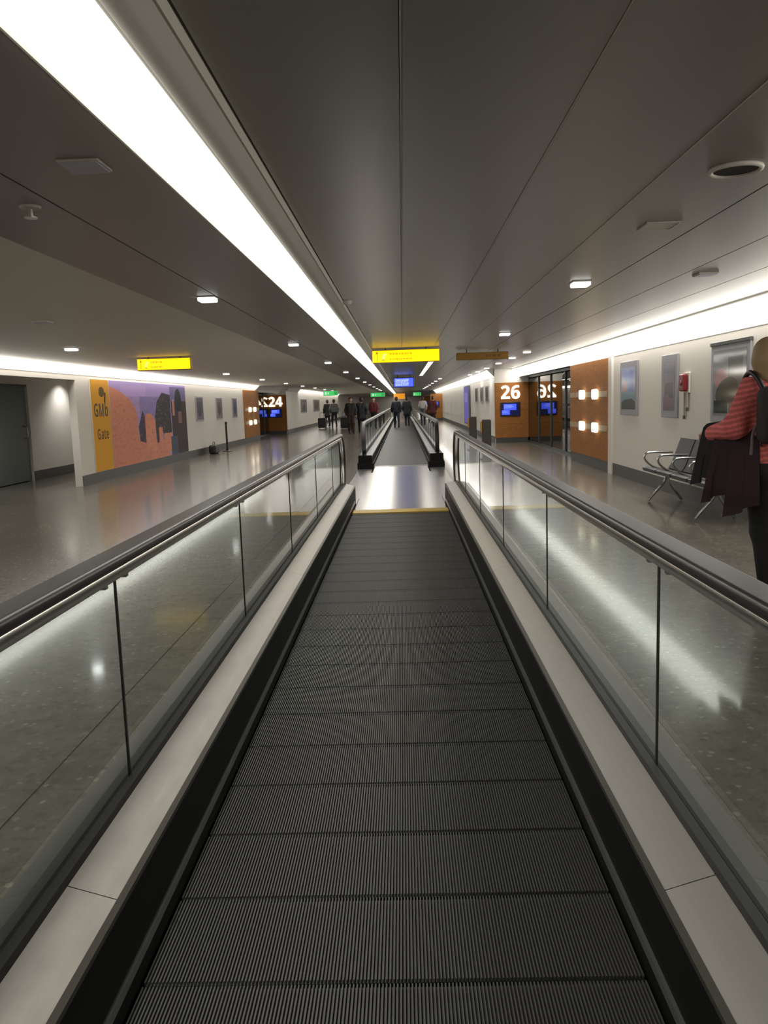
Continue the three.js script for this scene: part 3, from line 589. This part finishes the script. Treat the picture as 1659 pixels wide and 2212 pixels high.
// ================================================================= POSTS ON THE CONCOURSE
{
  const t = thing('barrier_post', 'slim black barrier post standing near the small left posters', 'post', [-5.95, 0, -27.6]);
  obj('base', [cyl(-5.95, 0, 0.02, -27.6, 0.17, 0.16, 28), cyl(-5.95, 0.02, 0.045, -27.6, 0.12, 0.04, 28)], M.plasticBlack, t);
  obj('pole', cyl(-5.95, 0.04, 0.92, -27.6, 0.035), M.plasticBlack, t); obj('head', cyl(-5.95, 0.92, 1.0, -27.6, 0.045, 0.042), M.plasticBlack, t);
  const b = thing('bag', 'small dark bag on the floor beside the black barrier post', 'bag', [-6.1, 0, -26.3]);
  obj('body', rbx(-6.22, -5.98, 0, 0.3, -26.6, -26.0, 0.08, 4), M.plasticBlack, b); obj('handle', tube([[-6.1, 0.27, -26.45], [-6.1, 0.37, -26.4], [-6.1, 0.37, -26.2], [-6.1, 0.27, -26.15]], 0.012), M.plasticBlack, b);
}
for (const [x, z, label] of [[2.1, -20.1, 'dark waist-high stand with a yellow side panel, nearer of two by the right gate'], [2.1, -24.0, 'dark waist-high stand with a yellow side panel, farther of two by the right gate']]) {
  const t = thing('floor_stand', label, 'stand', [x, 0, z], 'stands by the right gate');
  obj('base', rbx(x - 0.16, x + 0.16, 0, 0.03, z - 0.16, z + 0.16, 0.012), M.plasticBlack, t);
  obj('column', rbx(x - 0.09, x + 0.13, 0.03, 0.98, z - 0.1, z + 0.1, 0.03, 3), std([0.05, 0.043, 0.036], 0.5), t);
  obj('yellow_panel', rbx(x - 0.125, x - 0.09, 0.66, 0.94, z - 0.09, z + 0.09, 0.012), std([0.42, 0.22, 0.02], 0.5), t);
}

// ================================================================= PEOPLE
function nets(f, lo, hi, c) {                               // naive surface nets of f < 0
  const nx = Math.ceil((hi[0] - lo[0]) / c) + 1, ny = Math.ceil((hi[1] - lo[1]) / c) + 1, nz = Math.ceil((hi[2] - lo[2]) / c) + 1, F = new Float32Array(nx * ny * nz), id = new Int32Array(nx * ny * nz).fill(-1), pos = [], idx = [];
  const at = (i, j, k) => (k * ny + j) * nx + i;
  for (let k = 0; k < nz; k++) for (let j = 0; j < ny; j++) for (let i = 0; i < nx; i++) F[at(i, j, k)] = f(lo[0] + i * c, lo[1] + j * c, lo[2] + k * c);
  const E = [[0, 1], [2, 3], [4, 5], [6, 7], [0, 2], [1, 3], [4, 6], [5, 7], [0, 4], [1, 5], [2, 6], [3, 7]];
  for (let k = 0; k < nz - 1; k++) for (let j = 0; j < ny - 1; j++) for (let i = 0; i < nx - 1; i++) {
    const v = [0, 1, 2, 3, 4, 5, 6, 7].map((q) => F[at(i + (q & 1), j + ((q >> 1) & 1), k + (q >> 2))]); let s = 0; for (const q of v) if (q < 0) s++; if (s === 0 || s === 8) continue;
    let x = 0, y = 0, z = 0, m = 0; for (const [a, b] of E) if ((v[a] < 0) !== (v[b] < 0)) { const t = v[a] / (v[a] - v[b]); x += (a & 1) + t * ((b & 1) - (a & 1)); y += ((a >> 1) & 1) + t * (((b >> 1) & 1) - ((a >> 1) & 1)); z += (a >> 2) + t * ((b >> 2) - (a >> 2)); m++; }
    id[at(i, j, k)] = pos.length / 3; pos.push(lo[0] + (i + x / m) * c, lo[1] + (j + y / m) * c, lo[2] + (k + z / m) * c);
  }
  const quad = (a, b, d, e, flip) => { if (a < 0 || b < 0 || d < 0 || e < 0) return; if (flip) idx.push(a, d, b, a, e, d); else idx.push(a, b, d, a, d, e); };
  for (let k = 1; k < nz - 1; k++) for (let j = 1; j < ny - 1; j++) for (let i = 1; i < nx - 1; i++) {
    const q = F[at(i, j, k)] < 0;
    if (q !== F[at(i + 1, j, k)] < 0) quad(id[at(i, j - 1, k - 1)], id[at(i, j, k - 1)], id[at(i, j, k)], id[at(i, j - 1, k)], !q);
    if (q !== F[at(i, j + 1, k)] < 0) quad(id[at(i - 1, j, k - 1)], id[at(i - 1, j, k)], id[at(i, j, k)], id[at(i, j, k - 1)], !q);
    if (q !== F[at(i, j, k + 1)] < 0) quad(id[at(i - 1, j - 1, k)], id[at(i, j - 1, k)], id[at(i, j, k)], id[at(i - 1, j, k)], !q);
  }
  const g = new THREE.BufferGeometry(); g.setAttribute('position', new THREE.Float32BufferAttribute(pos, 3)); g.setIndex(idx); g.computeVertexNormals(); return metricUV(g);
}
function field(bones, k, grow = 0) {                        // bones: [a, b, ra, rb]
  const B = bones.map(([a, b, ra, rb]) => { const d = [b[0] - a[0], b[1] - a[1], b[2] - a[2]]; return [a, d, Math.max(d[0] ** 2 + d[1] ** 2 + d[2] ** 2, 1e-9), ra + grow, rb + grow]; });
  return (x, y, z) => {
    let r = 9;
    for (const [a, d, l, ra, rb] of B) {
      const px = x - a[0], py = y - a[1], pz = z - a[2]; let t = (px * d[0] + py * d[1] + pz * d[2]) / l; t = t < 0 ? 0 : t > 1 ? 1 : t;
      const q = Math.hypot(px - d[0] * t, py - d[1] * t, pz - d[2] * t) - (ra + (rb - ra) * t);
      const hh = Math.max(k - Math.abs(r - q), 0) / k; r = Math.min(r, q) - hh * hh * k * 0.25;
    }
    return r;
  };
}
function bounds(bones, pad) { const lo = [9, 9, 9], hi = [-9, -9, -9]; for (const [a, b, ra, rb] of bones) for (const [p, r] of [[a, ra], [b, rb]]) for (let i = 0; i < 3; i++) { lo[i] = Math.min(lo[i], p[i] - r - pad); hi[i] = Math.max(hi[i], p[i] + r + pad); } return [lo, hi]; }
function blob(bones, k, c, grow = 0, cut) { const [lo, hi] = bounds(bones, grow + 2.5 * c + k * 0.3); const f = field(bones, k, grow); return nets(cut ? (x, y, z) => Math.max(f(x, y, z), cut(x, y, z)) : f, lo, hi, c); }
// a standing or walking figure facing -z, 1.75 m, origin between the feet; stride s in metres
function figureBones(s, arm) {
  const hipY = 0.93, J = { hipL: [-0.09, hipY, 0], hipR: [0.09, hipY, 0], kneeL: [-0.095, 0.5, -0.05 - s * 0.35], kneeR: [0.095, 0.5, -0.02 + s * 0.15], ankL: [-0.095, 0.085, -s * 0.5], ankR: [0.095, 0.085 + s * 0.1, s * 0.5], chest: [0, 1.3, 0], neck: [0, 1.48, 0], head: [0, 1.62, -0.015] };
  const legs = [[J.hipL, J.kneeL, 0.085, 0.058], [J.kneeL, J.ankL, 0.057, 0.038], [J.hipR, J.kneeR, 0.085, 0.058], [J.kneeR, J.ankR, 0.057, 0.038], [[-0.06, 0.96, 0], [0.06, 0.96, 0], 0.115, 0.115]];
  const feet = [[[J.ankL[0], J.ankL[1] - 0.04, J.ankL[2] + 0.03], [J.ankL[0], 0.035, J.ankL[2] - 0.15], 0.042, 0.033], [[J.ankR[0], J.ankR[1] - 0.04, J.ankR[2] + 0.03], [J.ankR[0], 0.035, J.ankR[2] - 0.15], 0.042, 0.033]];
  const torso = [[[-0.05, 1.0, 0], [-0.09, 1.32, 0], 0.105, 0.105], [[0.05, 1.0, 0], [0.09, 1.32, 0], 0.105, 0.105], [[-0.15, 1.42, 0], [0.15, 1.42, 0], 0.062, 0.062]];
  const arms = [], hands = [];
  for (const q of [-1, 1]) { const e = [q * (0.24 + arm * 0.05), 1.15, 0.03 + q * s * 0.15], w = [q * 0.23, 0.93, -0.05 + q * s * 0.3]; arms.push([[q * 0.185, 1.41, 0], e, 0.055, 0.043], [e, w, 0.043, 0.032]); const h = (dx, dy, dz, r0, r1, o = [0, 0, 0]) => hands.push([[w[0] + o[0], w[1] + o[1], w[2] + o[2]], [w[0] + dx, w[1] + dy, w[2] + dz], r0, r1]); h(0, -0.075, -0.01, 0.026, 0.028); for (let f = 0; f < 4; f++) h(q * 0.006, -0.155 + Math.abs(f - 1.4) * 0.012, -0.045 + f * 0.022, 0.011, 0.008, [0, -0.08, -0.03 + f * 0.018]); h(-q * 0.02, -0.095, -0.055, 0.012, 0.009, [0, -0.03, -0.02]); }
  const headB = [[[0, 1.66, 0.0], [0, 1.655, -0.03], 0.088, 0.085], [[0, 1.60, -0.045], [0, 1.585, -0.06], 0.055, 0.04], [[0, 1.46, 0.005], [0, 1.58, -0.01], 0.052, 0.05], [[0, 1.645, -0.105], [0, 1.615, -0.125], 0.012, 0.014], [[-0.088, 1.645, 0], [-0.09, 1.61, 0.005], 0.014, 0.011], [[0.088, 1.645, 0], [0.09, 1.61, 0.005], 0.014, 0.011]];
  return { legs, feet, torso, arms, hands, headB };
}
const figCache = {};
function figureGeo(s, arm, long, c) {
  const key = [s, arm, long, c].join(); if (figCache[key]) return figCache[key];
  const b = figureBones(s, arm);
  const coatHem = long ? [[[-0.06, 0.75, 0], [-0.06, 1.0, 0], 0.15, 0.11], [[0.06, 0.75, 0], [0.06, 1.0, 0], 0.15, 0.11]] : [];
  return figCache[key] = {
    body: blob([...b.headB, ...b.hands, ...b.torso, ...b.legs, ...b.arms, ...b.feet], 0.02, c),
    jacket: blob([...b.torso, ...b.arms, ...coatHem], 0.045, c, 0.022, (x, y, z) => y - 1.50), trousers: blob(b.legs, 0.03, c, 0.014), shoe: blob(b.feet, 0.02, c, 0.01),
    hair: blob([[[0, 1.69, 0.012], [0, 1.665, 0.03], 0.092, 0.088], [[0, 1.62, 0.05], [0, 1.58, 0.05], 0.06, 0.05]], 0.04, c, 0.006, (x, y, z) => (y < 1.665 ? -z - 0.02 : -z - 0.075)),
  };
}
const skin = std([0.45, 0.27, 0.19], 0.5);
function figure(label, x, z, turn, o, group) {
  const g = figureGeo(o.stride ?? 0.3, o.arm ?? 0.4, !!o.long, 0.02), t = thing('person', label, 'person', [x, 0, z], group);
  t.rotation.y = turn; t.scale.setScalar(o.size ?? 1);
  place('body', g.body, skin, t, 0, 0, 0); place('jacket', g.jacket, std(o.top, 0.75), t, 0, 0, 0); place('trousers', g.trousers, std(o.legs, 0.8), t, 0, 0, 0); place('shoes', g.shoe, M.plasticBlack, t, 0, 0, 0); place('hair', g.hair, std(o.hair ?? [0.03, 0.02, 0.015], 0.6), t, 0, 0, 0);
  return t;
}
const DARK = [0.012, 0.013, 0.018], NAVY = [0.012, 0.014, 0.028];
figure('person in dark navy clothes walking on the left half of the second walkway', -0.28, -47, 0.1, { top: NAVY, legs: NAVY, stride: 0.5 });
figure('person in a long black coat standing on the right half of the second walkway', 0.34, -50, -0.1, { top: DARK, legs: DARK, stride: 0.1, long: true });
figure('person in a dark red top on the walkway behind the navy walker', -0.32, -56, 0, { top: [0.10, 0.012, 0.014], legs: DARK, stride: 0.3 });
figure('person in a long black coat walking left of the second walkway handrail', -2.0, -41, 0.2, { top: DARK, legs: DARK, stride: 0.45, long: true });
figure('person in a brown jacket in the group left of the second walkway', -2.75, -44, 3.0, { top: [0.05, 0.028, 0.018], legs: [0.035, 0.02, 0.015], stride: 0.35 });
figure('person in a black jacket and brown trousers in the group left of the walkway', -2.5, -40.5, 3.3, { top: [0.016, 0.014, 0.013], legs: [0.05, 0.025, 0.018], stride: 0.3, hair: [0.05, 0.03, 0.02] });
figure('person in a maroon jacket walking close to the second walkway', -1.55, -46, 2.9, { top: [0.12, 0.014, 0.018], legs: DARK, stride: 0.4 });
figure('person in grey walking under the far left light strip', -4.3, -52, 0.3, { top: [0.12, 0.12, 0.12], legs: DARK, stride: 0.4 });
figure('person in black by the far left wall', -5.0, -55, 0.6, { top: DARK, legs: DARK, stride: 0.2, long: true });
figure('person in a dark red coat near the far right gate panel', 2.0, -52, -0.2, { top: [0.07, 0.01, 0.014], legs: DARK, stride: 0.3, long: true });
figure('person in a pale top walking right of the second walkway', 1.5, -58, 0.1, { top: [0.4, 0.36, 0.36], legs: [0.1, 0.1, 0.12], stride: 0.4 });
for (const [x, z, label] of [[-4.9, -50, 'black wheeled suitcase by the far left walkers'], [-3.4, -48.5, 'black suitcase standing in front of the far left light strip']]) {
  const t = thing('suitcase', label, 'suitcase', [x, 0, z]);
  obj('shell', rbx(x - 0.24, x + 0.24, 0.05, 0.66, z - 0.13, z + 0.13, 0.05, 3), M.plasticBlack, t); obj('handle', tube([[x - 0.1, 0.65, z], [x - 0.1, 0.95, z], [x + 0.1, 0.95, z], [x + 0.1, 0.65, z]], 0.012), M.frameGrey, t);
  for (const q of [-0.18, 0.18]) { const wg = new THREE.CylinderGeometry(0.03, 0.03, 0.03, 14); wg.rotateZ(Math.PI / 2); wg.translate(x + q, 0.03, z); obj('wheel', wg, M.rubber, t); }
}
// ---------------- the woman beside the walkway, seen from behind, coats over her left arm
{
  const W = thing('person', 'woman in a striped red jumper and black trousers walking beside the walkway', 'person', [2.56, 0, -5.5]);
  const P = (x, y, z) => [x, y, z];
  const shL = P(-0.155, 1.50, 0.0), elL = P(-0.285, 1.235, 0.02), wrL = P(-0.33, 1.19, -0.22), shR = P(0.17, 1.49, 0.0), elR = P(0.27, 1.24, 0.03), wrR = P(0.22, 1.10, -0.2);
  const torso = [[P(-0.06, 1.02, 0), P(-0.08, 1.38, 0.0), 0.128, 0.105], [P(0.07, 1.02, 0), P(0.09, 1.38, 0), 0.128, 0.105], [P(-0.13, 1.475, 0.0), P(0.14, 1.475, 0), 0.07, 0.07]];
  const armL = [[shL, elL, 0.068, 0.056], [elL, wrL, 0.054, 0.040]], armR = [[shR, elR, 0.064, 0.05], [elR, wrR, 0.048, 0.036]];
  const legs = [[P(-0.08, 0.98, 0), P(-0.03, 0.52, -0.06), 0.115, 0.075], [P(-0.03, 0.52, -0.06), P(-0.01, 0.10, -0.02), 0.07, 0.045], [P(0.09, 0.98, 0), P(0.12, 0.53, -0.02), 0.115, 0.075], [P(0.12, 0.53, -0.02), P(0.13, 0.12, 0.22), 0.07, 0.045], [P(-0.06, 0.95, 0.015), P(0.06, 0.95, 0.015), 0.118, 0.118]];
  const feet = [[P(-0.01, 0.06, 0.02), P(-0.015, 0.035, -0.17), 0.046, 0.034], [P(0.13, 0.07, 0.24), P(0.135, 0.035, 0.07), 0.046, 0.034]];
  const head = [[P(-0.065, 1.70, 0.0), P(-0.065, 1.695, -0.03), 0.088, 0.084], [P(-0.070, 1.635, -0.05), P(-0.072, 1.62, -0.065), 0.055, 0.038], [P(-0.02, 1.50, 0.01), P(-0.060, 1.62, -0.01), 0.052, 0.05], [P(-0.070, 1.685, -0.105), P(-0.072, 1.655, -0.125), 0.012, 0.014], [P(-0.152, 1.68, -0.005), P(-0.154, 1.65, 0), 0.014, 0.011], [P(0.022, 1.68, -0.005), P(0.024, 1.65, 0), 0.014, 0.011]];
  const hand = [];
  const mkHand = (w, dir, side) => { const add = (a, b, r0, r1) => hand.push([a, b, r0, r1]); const c = [w[0] + dir[0] * 0.08, w[1] + dir[1] * 0.08, w[2] + dir[2] * 0.08]; add(w, c, 0.028, 0.032); for (let f = 0; f < 4; f++) { const o = (f - 1.5) * 0.02, a = [c[0] + o, c[1], c[2]], m = [a[0] + dir[0] * 0.045, a[1] - 0.012, a[2] + dir[2] * 0.045], e = [m[0] + dir[0] * 0.02, m[1] - 0.035, m[2] + dir[2] * 0.015]; add(a, m, 0.0105, 0.0095); add(m, e, 0.0095, 0.008); } add([w[0] + side * 0.02, w[1] - 0.005, w[2] + dir[2] * 0.03], [w[0] + side * 0.055, w[1] - 0.03, w[2] + dir[2] * 0.08], 0.013, 0.009); };
  mkHand(wrL, [-0.12, -0.05, -0.95], 1); mkHand(wrR, [-0.1, -0.3, -0.9], -1);
  place('body', blob([...head, ...hand, ...torso, ...armL, ...armR, ...legs, ...feet], 0.015, 0.008), skin, W, 0, 0, 0);
  const jg = blob([...torso, ...armL, ...armR], 0.05, 0.008, 0.016, (x, y, z) => Math.max(y - 1.565, 0.99 - y));
  const cols = new Float32Array(jg.attributes.position.count * 3);
  for (let i = 0; i < cols.length / 3; i++) { const y = jg.attributes.position.getY(i), x = jg.attributes.position.getX(i); const v = Math.sin((y + 0.25 * Math.abs(x)) * Math.PI * 2 / 0.034) > 0.25 ? 1 : 0.62; cols[3 * i] = v; cols[3 * i + 1] = v; cols[3 * i + 2] = v; }
  jg.setAttribute('color', new THREE.BufferAttribute(cols, 3));
  const jm = std([0.74, 0.175, 0.165], 0.9, 0, { sheen: 0.3, sheenRoughness: 0.8 }); jm.vertexColors = true; place('jumper', jg, jm, W, 0, 0, 0);
  place('trousers', blob(legs, 0.04, 0.01, 0.014, (x, y, z) => y - 1.0), std([0.008, 0.008, 0.009], 0.85), W, 0, 0, 0);
  place('shoes', blob(feet, 0.02, 0.008, 0.01), M.plasticBlack, W, 0, 0, 0);
  place('hair', blob([[P(-0.065, 1.725, 0.015), P(-0.065, 1.70, 0.03), 0.096, 0.095], [P(-0.115, 1.66, 0.03), P(-0.110, 1.57, 0.04), 0.062, 0.045], [P(-0.015, 1.66, 0.03), P(-0.020, 1.57, 0.04), 0.062, 0.045], [P(-0.065, 1.64, 0.06), P(-0.065, 1.56, 0.06), 0.06, 0.045]], 0.04, 0.008, 0.004, (x, y, z) => (y < 1.70 ? -z - 0.03 : -z - 0.085)), std([0.38, 0.27, 0.14], 0.6), W, 0, 0, 0);
  place('scarf', blob([[P(-0.10, 1.555, 0.02), P(0.05, 1.555, 0.02), 0.05, 0.05], [P(-0.1, 1.545, -0.05), P(0.05, 1.545, -0.05), 0.045, 0.045]], 0.05, 0.01, 0.004), std([0.025, 0.016, 0.018], 0.9), W, 0, 0, 0);
  for (const e of [-0.098, -0.038]) { const eg = new THREE.SphereGeometry(0.011, 12, 8); place('eye', eg, M.white, W, e, 1.695, -0.104); }
  // backpack
  const bp = thing('backpack', 'dark grey backpack worn by the woman in the red jumper', 'backpack', [2.52, 1.13, -5.32]);
  obj('pack', rbx(2.355, 2.68, 1.13, 1.50, -5.375, -5.22, 0.06, 4), std([0.035, 0.028, 0.028], 0.85), bp);
  obj('pocket', rbx(2.39, 2.64, 1.16, 1.32, -5.225, -5.18, 0.02, 3), std([0.028, 0.022, 0.023], 0.85), bp);
  for (const x of [2.38, 2.62]) obj('shoulder_strap', tube([[x + 0.03, 1.48, -5.36], [x, 1.575, -5.42], [x - 0.01, 1.59, -5.5], [x - 0.01, 1.5, -5.6], [x + 0.0, 1.3, -5.63], [x + 0.03, 1.14, -5.5], [x + 0.05, 1.12, -5.37]], 0.017, 8, 48), M.plasticBlack, bp);
  obj('loose_strap', tube([[2.37, 1.26, -5.34], [2.34, 1.2, -5.335], [2.335, 1.12, -5.335], [2.33, 1.06, -5.335]], 0.010), std([0.12, 0.11, 0.11], 0.6), bp);
  // coats draped over the forearm: a folded cloth that hangs on both sides of the arm
  function drape(o) {
    const nu = 40, nv = 44, pos = [], idx = [];
    for (let i = 0; i <= nu; i++) for (let j = 0; j <= nv; j++) {
      const u = i / nu, v = j / nv, a = [o.a[0] + (o.b[0] - o.a[0]) * u, o.a[1] + (o.b[1] - o.a[1]) * u, o.a[2] + (o.b[2] - o.a[2]) * u];
      const w = (v - 0.5) * 2, sgn = Math.sign(w), aw = Math.abs(w), drop = Math.max(0, aw - 0.14) / 0.86, len = (sgn < 0 ? o.l0 : o.l1) * (1 + o.slope * (u - .5));
      const fold = Math.sin(u * o.folds * 6.28 + o.ph + sgn) * o.amp * (0.25 + drop) + Math.sin(u * o.folds * 15 + 2 * o.ph) * o.amp * 0.35 * drop;
      const across = aw < 0.14 ? Math.sin(w / 0.14 * Math.PI / 2) * o.r : sgn * (o.r + drop * o.flare) ;
      const up = aw < 0.14 ? Math.cos(w / 0.14 * Math.PI / 2) * o.r : 0;
      pos.push(a[0] + o.n[0] * (across + fold) + o.lean[0] * drop * len + (u - .5) * o.spread * drop * (o.b[0] - o.a[0]), a[1] + up - drop * len, a[2] + o.n[2] * (across + fold) + o.lean[2] * drop * len + (u - .5) * o.spread * drop * (o.b[2] - o.a[2]));
    }
    for (let i = 0; i < nu; i++) for (let j = 0; j < nv; j++) { const p = i * (nv + 1) + j; idx.push(p, p + 1, p + nv + 1, p + 1, p + nv + 2, p + nv + 1); }
    const g = new THREE.BufferGeometry(); g.setAttribute('position', new THREE.Float32BufferAttribute(pos, 3)); g.setIndex(idx); g.computeVertexNormals(); return metricUV(g);
  }
  const thick = (g, th) => { const q = g.clone(), p = q.attributes.position, n = q.attributes.normal; for (let i = 0; i < p.count; i++) p.setXYZ(i, p.getX(i) - n.getX(i) * th, p.getY(i) - n.getY(i) * th, p.getZ(i) - n.getZ(i) * th); const ix = q.index.array; for (let i = 0; i < ix.length; i += 3) { const s = ix[i]; ix[i] = ix[i + 1]; ix[i + 1] = s; } q.computeVertexNormals(); return [g, q]; };
  const c1 = thing('coat', 'burgundy coat hanging over the forearm of the woman in red', 'coat', [2.27, 0.68, -5.55]);
  obj('cloth', thick(drape({ a: [2.37, 1.19, -5.46], b: [2.245, 1.16, -5.58], n: [0.6, 0, 0.8], r: 0.068, l0: 0.42, l1: 0.50, slope: 0.15, folds: 1.6, amp: 0.018, ph: 0.4, flare: 0.03, lean: [-0.10, 0, 0], spread: 0.12 }), 0.008), std([0.030, 0.010, 0.017], 0.85), c1);
  const c2 = thing('coat', 'nearly black coat hanging in front of the burgundy coat on the arm', 'coat', [2.17, 0.8, -5.7]);
  obj('cloth', thick(drape({ a: [2.285, 1.215, -5.60], b: [2.215, 1.195, -5.72], n: [0.6, 0, 0.8], r: 0.068, l0: 0.34, l1: 0.37, slope: 0.2, folds: 1.5, amp: 0.02, ph: 1.8, flare: 0.03, lean: [-0.10, 0, 0], spread: 0.15 }), 0.008), std([0.012, 0.008, 0.010], 0.85), c2);
}

renderer.render(scene, camera);
